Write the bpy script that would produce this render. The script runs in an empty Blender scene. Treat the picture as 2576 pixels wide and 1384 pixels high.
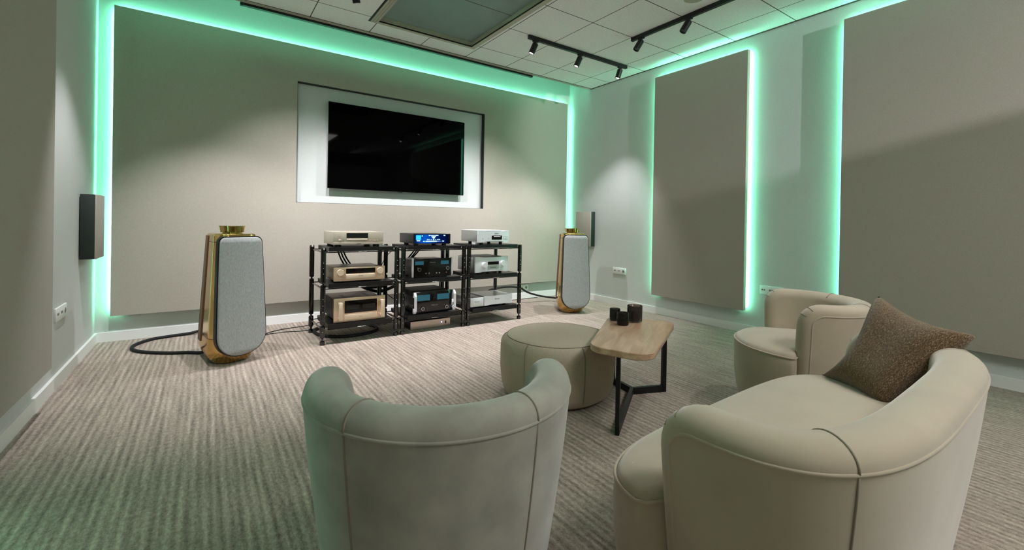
import bpy, bmesh, math, random
from mathutils import Vector, Matrix
random.seed(4)
PI = math.pi
sc = bpy.context.scene
COL = sc.collection

# ------------------------------------------------------------------ camera
F_PX, CY_PX, W_PX, H_PX = 1114.44, 563.02, 2576, 1384
CAM = (0.8182, -5.3941, 1.15)
YAW, PITCH, ROLL = -0.6035, -0.0038, 0.0171
cd = bpy.data.cameras.new('camera')
cam = bpy.data.objects.new('camera', cd); COL.objects.link(cam)
cd.sensor_width = 36; cd.sensor_fit = 'HORIZONTAL'
cd.lens = F_PX / W_PX * 36
cd.shift_y = -(H_PX / 2 - CY_PX) / W_PX
cd.clip_start = 0.02
_F = Vector((-math.sin(YAW), math.cos(YAW), 0)); _R = Vector((math.cos(YAW), math.sin(YAW), 0)); _U = Vector((0, 0, 1))
_F, _U = _F * math.cos(PITCH) + _U * math.sin(PITCH), _U * math.cos(PITCH) - _F * math.sin(PITCH)
_R, _U = _R * math.cos(ROLL) + _U * math.sin(ROLL), _U * math.cos(ROLL) - _R * math.sin(ROLL)
M = Matrix((_R, _U, -_F)).transposed().to_4x4(); M.translation = Vector(CAM)
cam.matrix_world = M
sc.camera = cam
# ------------------------------------------------------------------ exposure, world
sc.view_settings.view_transform = 'Standard'; sc.view_settings.look = 'None'
sc.view_settings.gamma = 1; sc.view_settings.use_curve_mapping = False
EXPOSURE = 1.38
sc.view_settings.exposure = EXPOSURE
sc.cycles.use_denoising = True
sc.cycles.max_bounces = 8; sc.cycles.diffuse_bounces = 5; sc.cycles.glossy_bounces = 4
sc.cycles.sample_clamp_indirect = 4
w = bpy.data.worlds.new('world'); sc.world = w; w.use_nodes = True
w.node_tree.nodes['Background'].inputs[0].default_value = (0.01, 0.012, 0.011, 1)
w.node_tree.nodes['Background'].inputs[1].default_value = 1
# ------------------------------------------------------------------ light settings
SPOT_W, SPOT_COL = 64, (0.985, 0.955, 1.0)
SPOT_REAR_W = 23
CEIL_FILL_W = 28
LED_STRENGTH, LED_COL = 30.0, (0.22, 1.0, 0.62)
BACK_W = 520
# room
W, H = 5.625, 3.2
YB = -9.0        # rear wall
CE = -0.486      # rear edge of the tiled ceiling

# ================================================================== helpers
def lin(c):
    return tuple((x / 12.92 if x <= .04045 else ((x + .055) / 1.055) ** 2.4) for x in (v / 255 for v in c))

def mat(name, col, rough=.6, metal=0, spec=.5, sheen=0, emit=None, es=0, noise=None, bump=None, coat=0, trans=0, ior=1.45, alpha=1, wood=None):
    m = bpy.data.materials.new(name); m.use_nodes = True
    nt = m.node_tree; b = nt.nodes['Principled BSDF']
    c = lin(col)
    b.inputs['Base Color'].default_value = (*c, 1); b.inputs['Roughness'].default_value = rough
    b.inputs['Metallic'].default_value = metal; b.inputs['Specular IOR Level'].default_value = spec
    b.inputs['Sheen Weight'].default_value = sheen; b.inputs['Coat Weight'].default_value = coat
    b.inputs['Transmission Weight'].default_value = trans; b.inputs['IOR'].default_value = ior
    if emit: b.inputs['Emission Color'].default_value = (*emit, 1); b.inputs['Emission Strength'].default_value = es
    def tc(scale):
        t = nt.nodes.new('ShaderNodeTexCoord'); mp = nt.nodes.new('ShaderNodeMapping')
        mp.inputs['Scale'].default_value = scale if isinstance(scale, tuple) else (scale,) * 3
        nt.links.new(t.outputs['Object'], mp.inputs[0]); return mp
    if noise:   # (scale, amount, detail)
        mp = tc(noise[0]); n = nt.nodes.new('ShaderNodeTexNoise'); n.inputs['Scale'].default_value = 1
        n.inputs['Detail'].default_value = noise[2] if len(noise) > 2 else 4
        nt.links.new(mp.outputs[0], n.inputs['Vector'])
        r = nt.nodes.new('ShaderNodeMapRange'); r.inputs['From Min'].default_value = .3; r.inputs['From Max'].default_value = .7
        r.inputs['To Min'].default_value = 1 - noise[1]; r.inputs['To Max'].default_value = 1 + noise[1]
        nt.links.new(n.outputs['Fac'], r.inputs['Value'])
        vm = nt.nodes.new('ShaderNodeVectorMath'); vm.operation = 'SCALE'; vm.inputs[0].default_value = c
        nt.links.new(r.outputs[0], vm.inputs['Scale']); nt.links.new(vm.outputs[0], b.inputs['Base Color'])
    if bump:    # (scale, strength, distance)
        mp = tc(bump[0]); n = nt.nodes.new('ShaderNodeTexNoise'); n.inputs['Scale'].default_value = 1; n.inputs['Detail'].default_value = 3
        nt.links.new(mp.outputs[0], n.inputs['Vector'])
        bp = nt.nodes.new('ShaderNodeBump'); bp.inputs['Strength'].default_value = bump[1]; bp.inputs['Distance'].default_value = bump[2]
        nt.links.new(n.outputs['Fac'], bp.inputs['Height']); nt.links.new(bp.outputs[0], b.inputs['Normal'])
    return m

def mesh_obj(name, bm, m, parent=None, smooth=False, angle=None):
    me = bpy.data.meshes.new(name); bmesh.ops.recalc_face_normals(bm, faces=bm.faces[:]) ; bm.to_mesh(me); bm.free()
    for x in (m if isinstance(m, list) else [m]): me.materials.append(x)
    if smooth:
        for p in me.polygons: p.use_smooth = True
        if angle: me.set_sharp_from_angle(angle=math.radians(angle))
    o = bpy.data.objects.new(name, me); COL.objects.link(o)
    if parent is not None: o.parent = parent
    return o

def root(name, label, cat, loc=(0, 0, 0), rz=0, group=None):
    o = bpy.data.objects.new(name, None); COL.objects.link(o); o.location = loc; o.rotation_euler = (0, 0, rz)
    o.empty_display_size = .1
    return tag(o, label, cat, group)

def tag(o, label, cat, group=None):
    o['label'] = label; o['category'] = cat
    if group: o['group'] = group
    return o

def struct(o, label=None):
    o['kind'] = 'structure'
    if label: o['label'] = label
    return o

def bx(bm, x0, x1, y0, y1, z0, z1, bev=0, seg=2):
    r = bmesh.ops.create_cube(bm, size=1)
    for v in r['verts']:
        v.co = Vector((x0 + (v.co.x + .5) * (x1 - x0), y0 + (v.co.y + .5) * (y1 - y0), z0 + (v.co.z + .5) * (z1 - z0)))
    if bev:
        es = {e for v in r['verts'] for e in v.link_edges}
        bmesh.ops.bevel(bm, geom=list(es), offset=bev, segments=seg, profile=.5, affect='EDGES')
    return bm

def box(name, m, parent, *a, bev=0, seg=2, smooth=False):
    bm = bmesh.new(); bx(bm, *a, bev=bev, seg=seg)
    return mesh_obj(name, bm, m, parent, smooth=bool(bev), angle=40)

def cyl(bm, c, r, h, axis='z', seg=24, r2=None):
    """cylinder starting at c, running h along axis"""
    r2 = r if r2 is None else r2
    A = []; B = []
    for i in range(seg):
        t = 2 * PI * i / seg; u, v = math.cos(t), math.sin(t)
        for (R, hh, L) in ((r, 0, A), (r2, h, B)):
            if axis == 'z': p = (c[0] + R * u, c[1] + R * v, c[2] + hh)
            elif axis == 'y': p = (c[0] + R * u, c[1] + hh, c[2] + R * v)
            else: p = (c[0] + hh, c[1] + R * u, c[2] + R * v)
            L.append(bm.verts.new(p))
    for i in range(seg):
        j = (i + 1) % seg; bm.faces.new((A[i], A[j], B[j], B[i]))
    bm.faces.new(A); bm.faces.new(B)

def lathe(bm, prof, c=(0, 0, 0), seg=32, cap=True):
    rings = []
    for r, z in prof:
        rings.append([bm.verts.new((c[0] + r * math.cos(2 * PI * i / seg), c[1] + r * math.sin(2 * PI * i / seg), c[2] + z)) for i in range(seg)])
    for a, b in zip(rings, rings[1:]):
        for i in range(seg):
            j = (i + 1) % seg; bm.faces.new((a[i], a[j], b[j], b[i]))
    if cap: bm.faces.new(rings[0]); bm.faces.new(rings[-1])

def catmull(pts, n=8, closed=False):
    P = [Vector(p) for p in pts]; out = []; N = len(P)
    rng = range(N) if closed else range(N - 1)
    for i in rng:
        if closed: p0, p1, p2, p3 = P[i - 1], P[i], P[(i + 1) % N], P[(i + 2) % N]
        else: p0, p1, p2, p3 = P[max(i - 1, 0)], P[i], P[i + 1], P[min(i + 2, N - 1)]
        for k in range(n):
            t = k / n
            out.append(.5 * ((2 * p1) + (p2 - p0) * t + (2 * p0 - 5 * p1 + 4 * p2 - p3) * t * t + (3 * p1 - p0 - 3 * p2 + p3) * t ** 3))
    if not closed: out.append(P[-1])
    return out

def tube(bm, pts, r, seg=8, closed=False):
    P = [Vector(p) for p in pts]; n = len(P); rings = []; up = Vector((0, 0, 1)); prev = None
    for i, p in enumerate(P):
        if closed: t = (P[(i + 1) % n] - P[i - 1])
        else: t = P[min(i + 1, n - 1)] - P[max(i - 1, 0)]
        if t.length < 1e-9: t = Vector((0, 0, 1))
        t.normalize()
        if prev is None:
            a = up if abs(t.z) < .9 else Vector((1, 0, 0))
            u = t.cross(a).normalized()
        else:
            u = (prev - t * prev.dot(t)).normalized()
        prev = u; v = t.cross(u)
        rings.append([bm.verts.new(p + (u * math.cos(2 * PI * k / seg) + v * math.sin(2 * PI * k / seg)) * r) for k in range(seg)])
    m = n if closed else n - 1
    for i in range(m):
        a, b = rings[i], rings[(i + 1) % n]
        for k in range(seg):
            j = (k + 1) % seg
            try: bm.faces.new((a[k], a[j], b[j], b[k]))
            except ValueError: pass
    if not closed: bm.faces.new(rings[0]); bm.faces.new(rings[-1])

def prism(bm, pts, z0, z1, axis='z'):
    """extrude a plan polygon pts between z0 and z1 (axis z) or an (x,z) polygon along y"""
    f = (lambda p, h: (p[0], p[1], h)) if axis == 'z' else (lambda p, h: (p[0], h, p[1]))
    A = [bm.verts.new(f(p, z0)) for p in pts]; B = [bm.verts.new(f(p, z1)) for p in pts]
    n = len(pts)
    for i in range(n): bm.faces.new((A[i], A[(i + 1) % n], B[(i + 1) % n], B[i]))
    bm.faces.new(A); bm.faces.new(B)

def round_poly(P, R, n=6):
    """plan polygon with rounded corners; R one radius or a list"""
    out = []; N = len(P)
    for i in range(N):
        r = R[i] if isinstance(R, (list, tuple)) else R
        p = Vector(P[i]).to_2d() if len(P[i]) > 2 else Vector(P[i]); a = (Vector(P[i - 1]) - p).normalized(); b = (Vector(P[(i + 1) % N]) - p).normalized()
        ang = a.angle(b); d = r / math.tan(ang / 2); c = p + (a + b).normalized() * (r / math.sin(ang / 2))
        s, e = p + a * d, p + b * d
        a0 = math.atan2(*(s - c).yx); a1 = math.atan2(*(e - c).yx); da = (a1 - a0 + PI) % (2 * PI) - PI
        for k in range(n + 1):
            t = a0 + da * k / n; out.append((c.x + r * math.cos(t), c.y + r * math.sin(t)))
    return out

def superell(a, b, e, n=64, cy=0):
    o = []
    for i in range(n):
        t = 2 * PI * i / n; c, s = math.cos(t), math.sin(t)
        o.append((a * math.copysign(abs(c) ** (2 / e), c), cy + b * math.copysign(abs(s) ** (2 / e), s)))
    return o

def text(name, s, size, loc, m, parent, rx=PI / 2, rz=0, depth=.0006, shear=0):
    cu = bpy.data.curves.new(name, 'FONT'); cu.body = s; cu.size = size; cu.align_x = 'CENTER'; cu.align_y = 'CENTER'; cu.extrude = depth; cu.shear = shear
    cu.resolution_u = 2
    t = bpy.data.objects.new(name + '_tmp', cu); COL.objects.link(t)
    bpy.context.view_layer.update()
    me = bpy.data.meshes.new_from_object(t.evaluated_get(bpy.context.evaluated_depsgraph_get()))
    bpy.data.objects.remove(t); me.name = name; me.materials.clear(); me.materials.append(m)
    o = bpy.data.objects.new(name, me); COL.objects.link(o); o.parent = parent
    o.location = loc; o.rotation_euler = (rx, 0, rz)
    return o

def dup(o, parent=None):
    c = o.copy(); COL.objects.link(c)
    if parent is not None: c.parent = parent
    for ch in list(o.children): dup(ch, c)
    return c

# ================================================================== materials
def carpet_mat():
    m = mat('carpet', (150, 138, 126), .95, spec=.1, sheen=.15)
    nt = m.node_tree; b = nt.nodes['Principled BSDF']; L = nt.links.new
    t = nt.nodes.new('ShaderNodeTexCoord')
    def nz(scale, detail=3, rough=.5):
        mp = nt.nodes.new('ShaderNodeMapping'); mp.inputs['Scale'].default_value = scale
        n = nt.nodes.new('ShaderNodeTexNoise'); n.inputs['Scale'].default_value = 1; n.inputs['Detail'].default_value = detail; n.inputs['Roughness'].default_value = rough
        L(t.outputs['Object'], mp.inputs[0]); L(mp.outputs[0], n.inputs['Vector']); return n.outputs['Fac']
    def mix(a, wa, c, wc):
        x = nt.nodes.new('ShaderNodeMath'); x.operation = 'MULTIPLY'; L(a, x.inputs[0]); x.inputs[1].default_value = wa
        y = nt.nodes.new('ShaderNodeMath'); y.operation = 'MULTIPLY_ADD'; L(c, y.inputs[0]); y.inputs[1].default_value = wc; L(x.outputs[0], y.inputs[2]); return y.outputs[0]
    rib = nz((34, 2.2, 1), 3, .65)          # ribs running the depth of the room
    fle = nz((75, 42, 1), 3, .7)         # short ticks across the ribs
    gr = nz((170, 170, 170), 2, .7)
    wav = nt.nodes.new('ShaderNodeTexWave'); wav.wave_type = 'BANDS'; wav.bands_direction = 'X'
    wav.inputs['Scale'].default_value = 9.0; wav.inputs['Distortion'].default_value = 2.2; wav.inputs['Detail'].default_value = 2
    wav.inputs['Detail Scale'].default_value = .6
    mpw = nt.nodes.new('ShaderNodeMapping'); mpw.inputs['Scale'].default_value = (1, .22, 1)
    L(t.outputs['Object'], mpw.inputs[0]); L(mpw.outputs[0], wav.inputs['Vector'])
    k = mix(rib, .36, fle, .42); k = mix(k, 1, gr, .26); k = mix(k, 1, wav.outputs['Fac'], .09)
    cr = nt.nodes.new('ShaderNodeValToRGB'); L(k, cr.inputs[0])
    e = cr.color_ramp.elements
    e[0].position = .38; e[0].color = (*lin((86, 77, 69)), 1)
    e[1].position = .78; e[1].color = (*lin((206, 192, 180)), 1)
    x = e.new(.52); x.color = (*lin((136, 124, 114)), 1)
    x = e.new(.64); x.color = (*lin((168, 154, 142)), 1)
    L(cr.outputs[0], b.inputs['Base Color'])
    bp = nt.nodes.new('ShaderNodeBump'); bp.inputs['Strength'].default_value = .5; bp.inputs['Distance'].default_value = .006
    L(k, bp.inputs['Height']); L(bp.outputs[0], b.inputs['Normal'])
    return m

def tile_mat():
    m = mat('ceiling_tile', (205, 202, 190), .85, spec=.2)
    nt = m.node_tree; b = nt.nodes['Principled BSDF']; L = nt.links.new
    t = nt.nodes.new('ShaderNodeTexCoord'); sp = nt.nodes.new('ShaderNodeSeparateXYZ'); L(t.outputs['Object'], sp.inputs[0])
    def mth(op, a, v=None, w_=None):
        n = nt.nodes.new('ShaderNodeMath'); n.operation = op
        for i, q in enumerate((a, v, w_)):
            if q is None: continue
            if isinstance(q, (int, float)): n.inputs[i].default_value = q
            else: L(q, n.inputs[i])
        return n.outputs[0]
    def line(co, off, pitch):
        f = mth('FRACT', mth('ADD', mth('DIVIDE', mth('SUBTRACT', co, off), pitch), 100.5))
        return mth('LESS_THAN', mth('ABSOLUTE', mth('SUBTRACT', f, .5)), .0075)
    ln = mth('MAXIMUM', line(sp.outputs[0], 4.0434, .5962), line(sp.outputs[1], -.8748, .6177))
    n = nt.nodes.new('ShaderNodeTexNoise'); n.inputs['Scale'].default_value = 60; n.inputs['Detail'].default_value = 5; L(t.outputs['Object'], n.inputs['Vector'])
    cr = nt.nodes.new('ShaderNodeValToRGB'); L(n.outputs['Fac'], cr.inputs[0])
    cr.color_ramp.elements[0].position = .3; cr.color_ramp.elements[0].color = (*lin((228, 230, 230)), 1)
    cr.color_ramp.elements[1].position = .7; cr.color_ramp.elements[1].color = (*lin((242, 243, 242)), 1)
    mx = nt.nodes.new('ShaderNodeMix'); mx.data_type = 'RGBA'; L(ln, mx.inputs['Factor']); L(cr.outputs[0], mx.inputs[6]); mx.inputs[7].default_value = (*lin((84, 84, 78)), 1)
    L(mx.outputs[2], b.inputs['Base Color'])
    return m

def wood_mat(name, c1, c2, scale=(3, 40, 40), rough=.4, rz=0):
    m = mat(name, c1, rough)
    nt = m.node_tree; b = nt.nodes['Principled BSDF']; L = nt.links.new
    t = nt.nodes.new('ShaderNodeTexCoord'); mp = nt.nodes.new('ShaderNodeMapping'); mp.inputs['Scale'].default_value = scale
    mp.inputs['Rotation'].default_value = (0, 0, rz); mp.vector_type = 'TEXTURE'; mp.inputs['Scale'].default_value = tuple(1 / v for v in scale)
    n = nt.nodes.new('ShaderNodeTexNoise'); n.inputs['Scale'].default_value = 1; n.inputs['Detail'].default_value = 5; n.inputs['Distortion'].default_value = .6
    cr = nt.nodes.new('ShaderNodeValToRGB'); cr.color_ramp.elements[0].position = .35; cr.color_ramp.elements[1].position = .7
    cr.color_ramp.elements[0].color = (*lin(c2), 1); cr.color_ramp.elements[1].color = (*lin(c1), 1)
    L(t.outputs['Object'], mp.inputs[0]); L(mp.outputs[0], n.inputs['Vector']); L(n.outputs['Fac'], cr.inputs[0]); L(cr.outputs[0], b.inputs['Base Color'])
    return m

MT = dict(
    wall=mat('wall_plaster', (196, 200, 197), .9, spec=.2, noise=(70, .03), bump=(110, .25, .002)),
    panel=mat('panel_fabric', (164, 158, 147), .95, spec=.15, sheen=.1, noise=((160, 160, 160), .07, 3), bump=(260, .3, .0015)),
    skirt=mat('skirting_paint', (225, 227, 224), .45),
    trimd=mat('ceiling_trim', (70, 68, 60), .6), triml=mat('ceiling_frame', (178, 176, 160), .6),
    black=mat('black_metal', (14, 14, 15), .4, spec=.5), blackg=mat('black_gloss', (6, 6, 7), .06, coat=.3),
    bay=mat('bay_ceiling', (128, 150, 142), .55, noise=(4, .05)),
    velvet=mat('taupe_velvet', (176, 161, 142), .8, spec=.15, sheen=.5, noise=(5, .07, 3), bump=(220, .12, .001)),
    velvetg=mat('grey_velvet', (150, 146, 136), .8, spec=.15, sheen=.5, noise=(9, .2, 5), bump=(220, .12, .001)),
    gold=mat('polished_gold', (214, 176, 110), .14, metal=1), goldd=mat('brass_lens', (190, 165, 95), .08, metal=1),
    grey=mat('grille_fabric', (160, 160, 161), .9, spec=.2, noise=((240, 240, 60), .16, 2)),
    champ=mat('champagne_metal', (226, 198, 170), .32, metal=.5), champl=mat('champagne_light', (232, 210, 186), .35, metal=.35),
    champt=mat('bronze_top', (92, 80, 64), .35, metal=.6), champg=mat('champagne_grey', (186, 176, 160), .35, metal=.35),
    silver=mat('satin_silver', (226, 230, 234), .28, metal=.25), silverd=mat('silver_side', (180, 184, 180), .35, metal=.6),
    chrome=mat('chrome', (235, 235, 235), .12, metal=1), dchrome=mat('black_chrome', (78, 80, 80), .12, metal=1),
    shelf=mat('shelf_black', (16, 16, 17), .35), white=mat('white_plastic', (225, 228, 226), .35),
    meter=mat('meter_blue', (50, 96, 112), .3, emit=lin((40, 110, 135)), es=.12),
    metero=mat('meter_off', (34, 34, 28), .3), screen=mat('screen_black', (1, 1, 1), .03, spec=.06),
    brown=mat('speaker_wood', (120, 82, 58), .45), rubber=mat('rubber_cable', (16, 18, 20), .7),
    text=mat('print_grey', (110, 112, 112), .5), textl=mat('print_light', (140, 142, 138), .5),
    steel=mat('brushed_box', (205, 190, 178), .3, metal=.7, noise=((8, 120, 120), .12)),
    glassd=mat('smoked_glass', (74, 68, 62), .05, trans=.85, ior=1.3), wax=mat('dark_wax', (60, 50, 44), .6),
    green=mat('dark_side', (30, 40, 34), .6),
    seam=mat('shaded_seam', (136, 127, 112), .9),  # darker than the velvet: shade along the upholstery seams put into the colour
    frame=mat('table_steel', (12, 14, 15), .45),
    edge=mat('tv_edge', (150, 155, 155), .3, metal=.8),
)
CARPET, TILE = carpet_mat(), tile_mat()
OAK = wood_mat('oak_top', (208, 174, 148), (174, 138, 110), (3.2, 24, 30), .3, math.radians(32))
def emis(name, c, s):
    m = bpy.data.materials.new(name); m.use_nodes = True; nt = m.node_tree; nt.nodes.clear()
    e = nt.nodes.new('ShaderNodeEmission'); e.inputs[0].default_value = (*c, 1); e.inputs[1].default_value = s
    o = nt.nodes.new('ShaderNodeOutputMaterial'); nt.links.new(e.outputs[0], o.inputs[0]); return m
LED = emis('green_led', LED_COL, LED_STRENGTH)
LAMP = emis('lamp_face', (1, .93, .85), 14)

# ================================================================== the room
def slab(name, m, *a): return struct(box(name, m, None, *a))
slab('floor', CARPET, -.2, W + .2, YB - .2, .2, -.1, 0)
slab('wall_back', MT['wall'], -.2, W + .2, 0, .2, 0, 3.75)
slab('wall_left', MT['wall'], -.2, 0, YB - .2, 0, 0, 3.75)
slab('wall_right', MT['wall'], W, W + .2, YB - .2, 0, 0, 3.75)
# unseen rear wall; gap under the ceiling invented to cut the rear lamp's beam
bm = bmesh.new(); bx(bm, 0, W, YB - .2, YB, 0, 2.845)
mesh_obj('wall_rear', bm, MT['wall'])['kind'] = 'structure'
bm = bmesh.new(); bx(bm, 0, 2.6, YB - .2, YB, 2.845, 3.75)
struct(mesh_obj('wall_rear_upper', bm, MT['wall']))
# ceiling with the raised bay
BX0, BX1, BY0, BY1 = 2.18 + .066, 3.41 - .066, -3.6, -.77 - .066
bm = bmesh.new()
bx(bm, 0, BX0, YB, CE, H, H + .04); bx(bm, BX1, W, YB, CE, H, H + .04)
bx(bm, BX0, BX1, BY1, CE, H, H + .04); bx(bm, BX0, BX1, YB, BY0, H, H + .04)
struct(mesh_obj('ceiling', bm, TILE))
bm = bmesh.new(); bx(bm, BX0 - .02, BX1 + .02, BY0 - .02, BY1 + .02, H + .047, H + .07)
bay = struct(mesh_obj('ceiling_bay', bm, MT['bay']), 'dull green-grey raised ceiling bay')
bm = bmesh.new()
for y in (-1.66, -2.28, -2.9): bx(bm, BX0, BX1, y - .002, y + .002, H + .045, H + .0475)
mesh_obj('seam', bm, MT['trimd'], bay)
bm = bmesh.new()
f0, f1, g0, g1 = BX0 - .064, BX1 + .064, BY0 - .064, BY1 + .064
for k, (e, z) in enumerate(((0, H - .006), (.022, H - .012), (.045, H - .018))):
    zt = H + (.05 if k == 2 else 0)
    bx(bm, f0 + e, f0 + .066, g0 + e, g1 - e, z, zt); bx(bm, f1 - .066, f1 - e, g0 + e, g1 - e, z, zt)
    bx(bm, f0 + .066, f1 - .066, g1 - .066, g1 - e, z, zt); bx(bm, f0 + .066, f1 - .066, g0 + e, g0 + .066, z, zt)
struct(mesh_obj('trim_1', bm, MT['triml']), 'stepped frame around the ceiling bay')
bm = bmesh.new(); bx(bm, f0 - .02, f0 - .002, g0, g1, H - .003, H + .001)
struct(mesh_obj('trim_2', bm, MT['black']), 'dark gap along the ceiling bay')
slab('ceiling_cove', MT['wall'], 0, W, CE - .3, 0, 3.6, 3.7)
slab('trim_3', MT['triml'], 0, W - .001, CE, CE + .018, H - .012, H + .06)
slab('trim_4', MT['trimd'], 0, W - .001, CE - .022, CE - .014, H - .004, H)
slab('trim_5', MT['trimd'], W - .014, W - .004, YB, CE, H - .008, H)
# skirting
SK = .0854
slab('baseboard_back', MT['skirt'], .018, W - .018, -.012, 0, 0, SK)
slab('baseboard_left', MT['skirt'], 0, .018, YB, 0, 0, SK)
slab('baseboard_right', MT['skirt'], W - .018, W, YB, 0, 0, SK)

# ------------------------------------------------------------------ acoustic panels with green light strips behind their edges
GAP = .03
def strip(bm, axis, a, b, u, v, s=.0045):
    """a thin lit strip along an axis; u, v = the other two coordinates"""
    if axis == 'z': bx(bm, u - s, u + s, v - s, v + s, a, b)
    elif axis == 'x': bx(bm, a, b, u - s, u + s, v - s, v + s)
    else: bx(bm, u - s, u + s, a, b, v - s, v + s)

def battens(bm, boxes):
    for q in boxes: bx(bm, *q)

D = .073
PX0, PX1, PZ0, PZ1 = .113, 5.522, .24, 3.0395
RX0, RX1, RZ0, RZ1 = 1.617, 3.993, 1.328, 2.648
p = root('acoustic_panel', 'huge beige fabric wall panel on the back wall with a rectangular opening for the television', 'wall panel', (0, -.0, 0), group='beige fabric wall panels')
bm = bmesh.new()
yb_, yf_ = -GAP, -D
bx(bm, PX0, RX0, yf_, yb_, PZ0, PZ1); bx(bm, RX1, PX1, yf_, yb_, PZ0, PZ1)
bx(bm, RX0, RX1, yf_, yb_, PZ0, RZ0); bx(bm, RX0, RX1, yf_, yb_, RZ1, PZ1)
mesh_obj('fabric_face', bm, MT['panel'], p)
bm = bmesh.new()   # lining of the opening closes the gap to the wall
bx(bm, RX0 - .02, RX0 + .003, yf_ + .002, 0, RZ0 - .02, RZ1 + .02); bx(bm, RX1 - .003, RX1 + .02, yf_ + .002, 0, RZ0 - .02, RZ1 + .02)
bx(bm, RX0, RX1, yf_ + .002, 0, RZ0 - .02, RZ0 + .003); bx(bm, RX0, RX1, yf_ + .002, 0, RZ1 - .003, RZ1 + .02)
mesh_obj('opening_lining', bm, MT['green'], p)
bm = bmesh.new(); battens(bm, [(PX0 + .06, PX1 - .06, -GAP, 0, PZ0 + .02, PZ0 + .05), (PX0 + .06, PX0 + .08, -GAP, 0, PZ0 + .05, PZ1 - .06), (PX1 - .08, PX1 - .06, -GAP, 0, PZ0 + .05, PZ1 - .06), (PX0 + .06, PX1 - .06, -GAP, 0, PZ1 - .06, PZ1 - .04)])
mesh_obj('batten', bm, MT['wall'], p)
bm = bmesh.new(); E_ = .02; yl = -GAP + .011
strip(bm, 'z', PZ0 + .03, PZ1 - E_, PX0 + E_, yl); strip(bm, 'z', PZ0 + .03, PZ1 - E_, PX1 - E_, yl)
strip(bm, 'x', PX0 + E_, PX1 - E_, yl, PZ1 - E_)
mesh_obj('light_strip', bm, LED, p)

def side_panel(xw, sgn, y_far, y_near, label, far=True, near=True, top=True, led=None):
    """panel on the left (sgn=1) or right (sgn=-1) wall"""
    p = root('acoustic_panel', label, 'wall panel', (0, 0, 0), group='beige fabric wall panels')
    xa, xb = xw + sgn * GAP, xw + sgn * .08
    bm = bmesh.new(); bx(bm, min(xa, xb), max(xa, xb), y_near, y_far, .245, 3.0367, bev=.002, seg=1)
    mesh_obj('fabric_face', bm, MT['panel'], p)
    x0, x1 = sorted((xw, xa))
    bm = bmesh.new()
    bx(bm, x0, x1, y_near + .06, y_far - .06, .27, .3); bx(bm, x0, x1, y_near + .06, y_near + .08, .3, 2.97)
    bx(bm, x0, x1, y_far - .08, y_far - .06, .3, 2.97); bx(bm, x0, x1, y_near + .06, y_far - .06, 2.95, 2.98)
    mesh_obj('batten', bm, MT['wall'], p)
    bm = bmesh.new(); xl = xw + sgn * (GAP - .011)
    if far: strip(bm, 'z', .28, 3.02, xl, y_far - E_)
    if near: strip(bm, 'z', .28, 3.02, xl, y_near + E_)
    if top: strip(bm, 'y', y_near + E_, y_far - E_, xl, 3.0367 - E_)
    if len(bm.verts): mesh_obj('light_strip', bm, led or LED, p)
    else: bm.free()
    return p
side_panel(W, -1, -1.7215, -2.911, 'narrow tall beige fabric panel on the right wall between two green glowing edges')
side_panel(W, -1, -3.7733, -6.6, 'wide beige fabric panel at the right edge of the picture behind the cushion')
side_panel(0, 1, -1.7287, -2.911, 'beige fabric panel on the left wall at the left edge of the picture', far=False)
side_panel(0, 1, -3.7733, -6.6, 'beige fabric panel on the left wall out of the picture beside the viewer', led=emis('dimmer_green_led', LED_COL, LED_STRENGTH * .6))

# ------------------------------------------------------------------ television in the opening
tv = root('television', 'wide black flat-screen television hung in the opening of the back wall panel', 'television', (0, 0, 0))
box('bracket', MT['black'], tv, 2.5, 3.1, -.045, 0, 1.8, 2.2)
box('housing', MT['black'], tv, 2.1, 3.5, -.066, -.045, 1.56, 2.42, bev=.004)
box('bezel', MT['edge'], tv, 1.936, 3.676, -.079, -.066, 1.4965, 2.4825, bev=.002, seg=1)
box('screen', MT['screen'], tv, 1.938, 3.674, -.0805, -.079, 1.5, 2.481)
box('logo_tab', MT['black'], tv, 2.765, 2.82, -.08, -.07, 1.489, 1.4965)

# ------------------------------------------------------------------ rail at the ceiling edge
t = root('ceiling_rail', 'long black rail along the rear edge of the tiled ceiling', 'ceiling rail')
box('rail', MT['black'], t, 1.08, 4.50, CE + .02, CE + .06, H - .034, H + .02)
box('end_cap', MT['black'], t, 1.055, 1.08, CE + .018, CE + .062, H - .036, H + .02, bev=.003)
box('end_cap', MT['black'], t, 4.50, 4.525, CE + .018, CE + .062, H - .036, H + .02, bev=.003)
cv = root('cove_light', 'green light strip hidden above the rear edge of the tiled ceiling', 'light strip')
box('light_strip', emis('green_cove_led', LED_COL, 13.0), cv, .1, W - .1, CE + .03, CE + .036, H + .045, H + .051)
box('holder', MT['triml'], cv, .1, W - .1, CE + .018, CE + .03, H + .03, H + .06)
bm = bmesh.new(); cyl(bm, (4.40, -3.02, H - .012), .09, .012, seg=32)
o = mesh_obj('smoke_detector', bm, MT['triml'], None, smooth=True, angle=30); tag(o, 'round disc on the ceiling beside the black track, cut by the top edge', 'ceiling disc')

# ------------------------------------------------------------------ track lights
def track(label, x0, x1, y0, y1):
    t = root('light_track', label, 'light track', group='black ceiling tracks')
    if x1 - x0 > y1 - y0: box('rail', MT['black'], t, x0, x1, y0 - .018, y0 + .018, H - .042, H, bev=.002, seg=1)
    else: box('rail', MT['black'], t, x0 - .018, x0 + .018, y0, y1, H - .042, H, bev=.002, seg=1)
    return t
track('black track with three lit spots near the right rear corner of the ceiling', 3.69, 5.27, -1.484, -1.484)
track('black track running towards the viewer with two dark spots', 4.65, 4.65, -5.6, -2.1)
track('black track with its spots mostly above the top edge of the picture', .36, 1.94, -1.484, -1.484)

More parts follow.
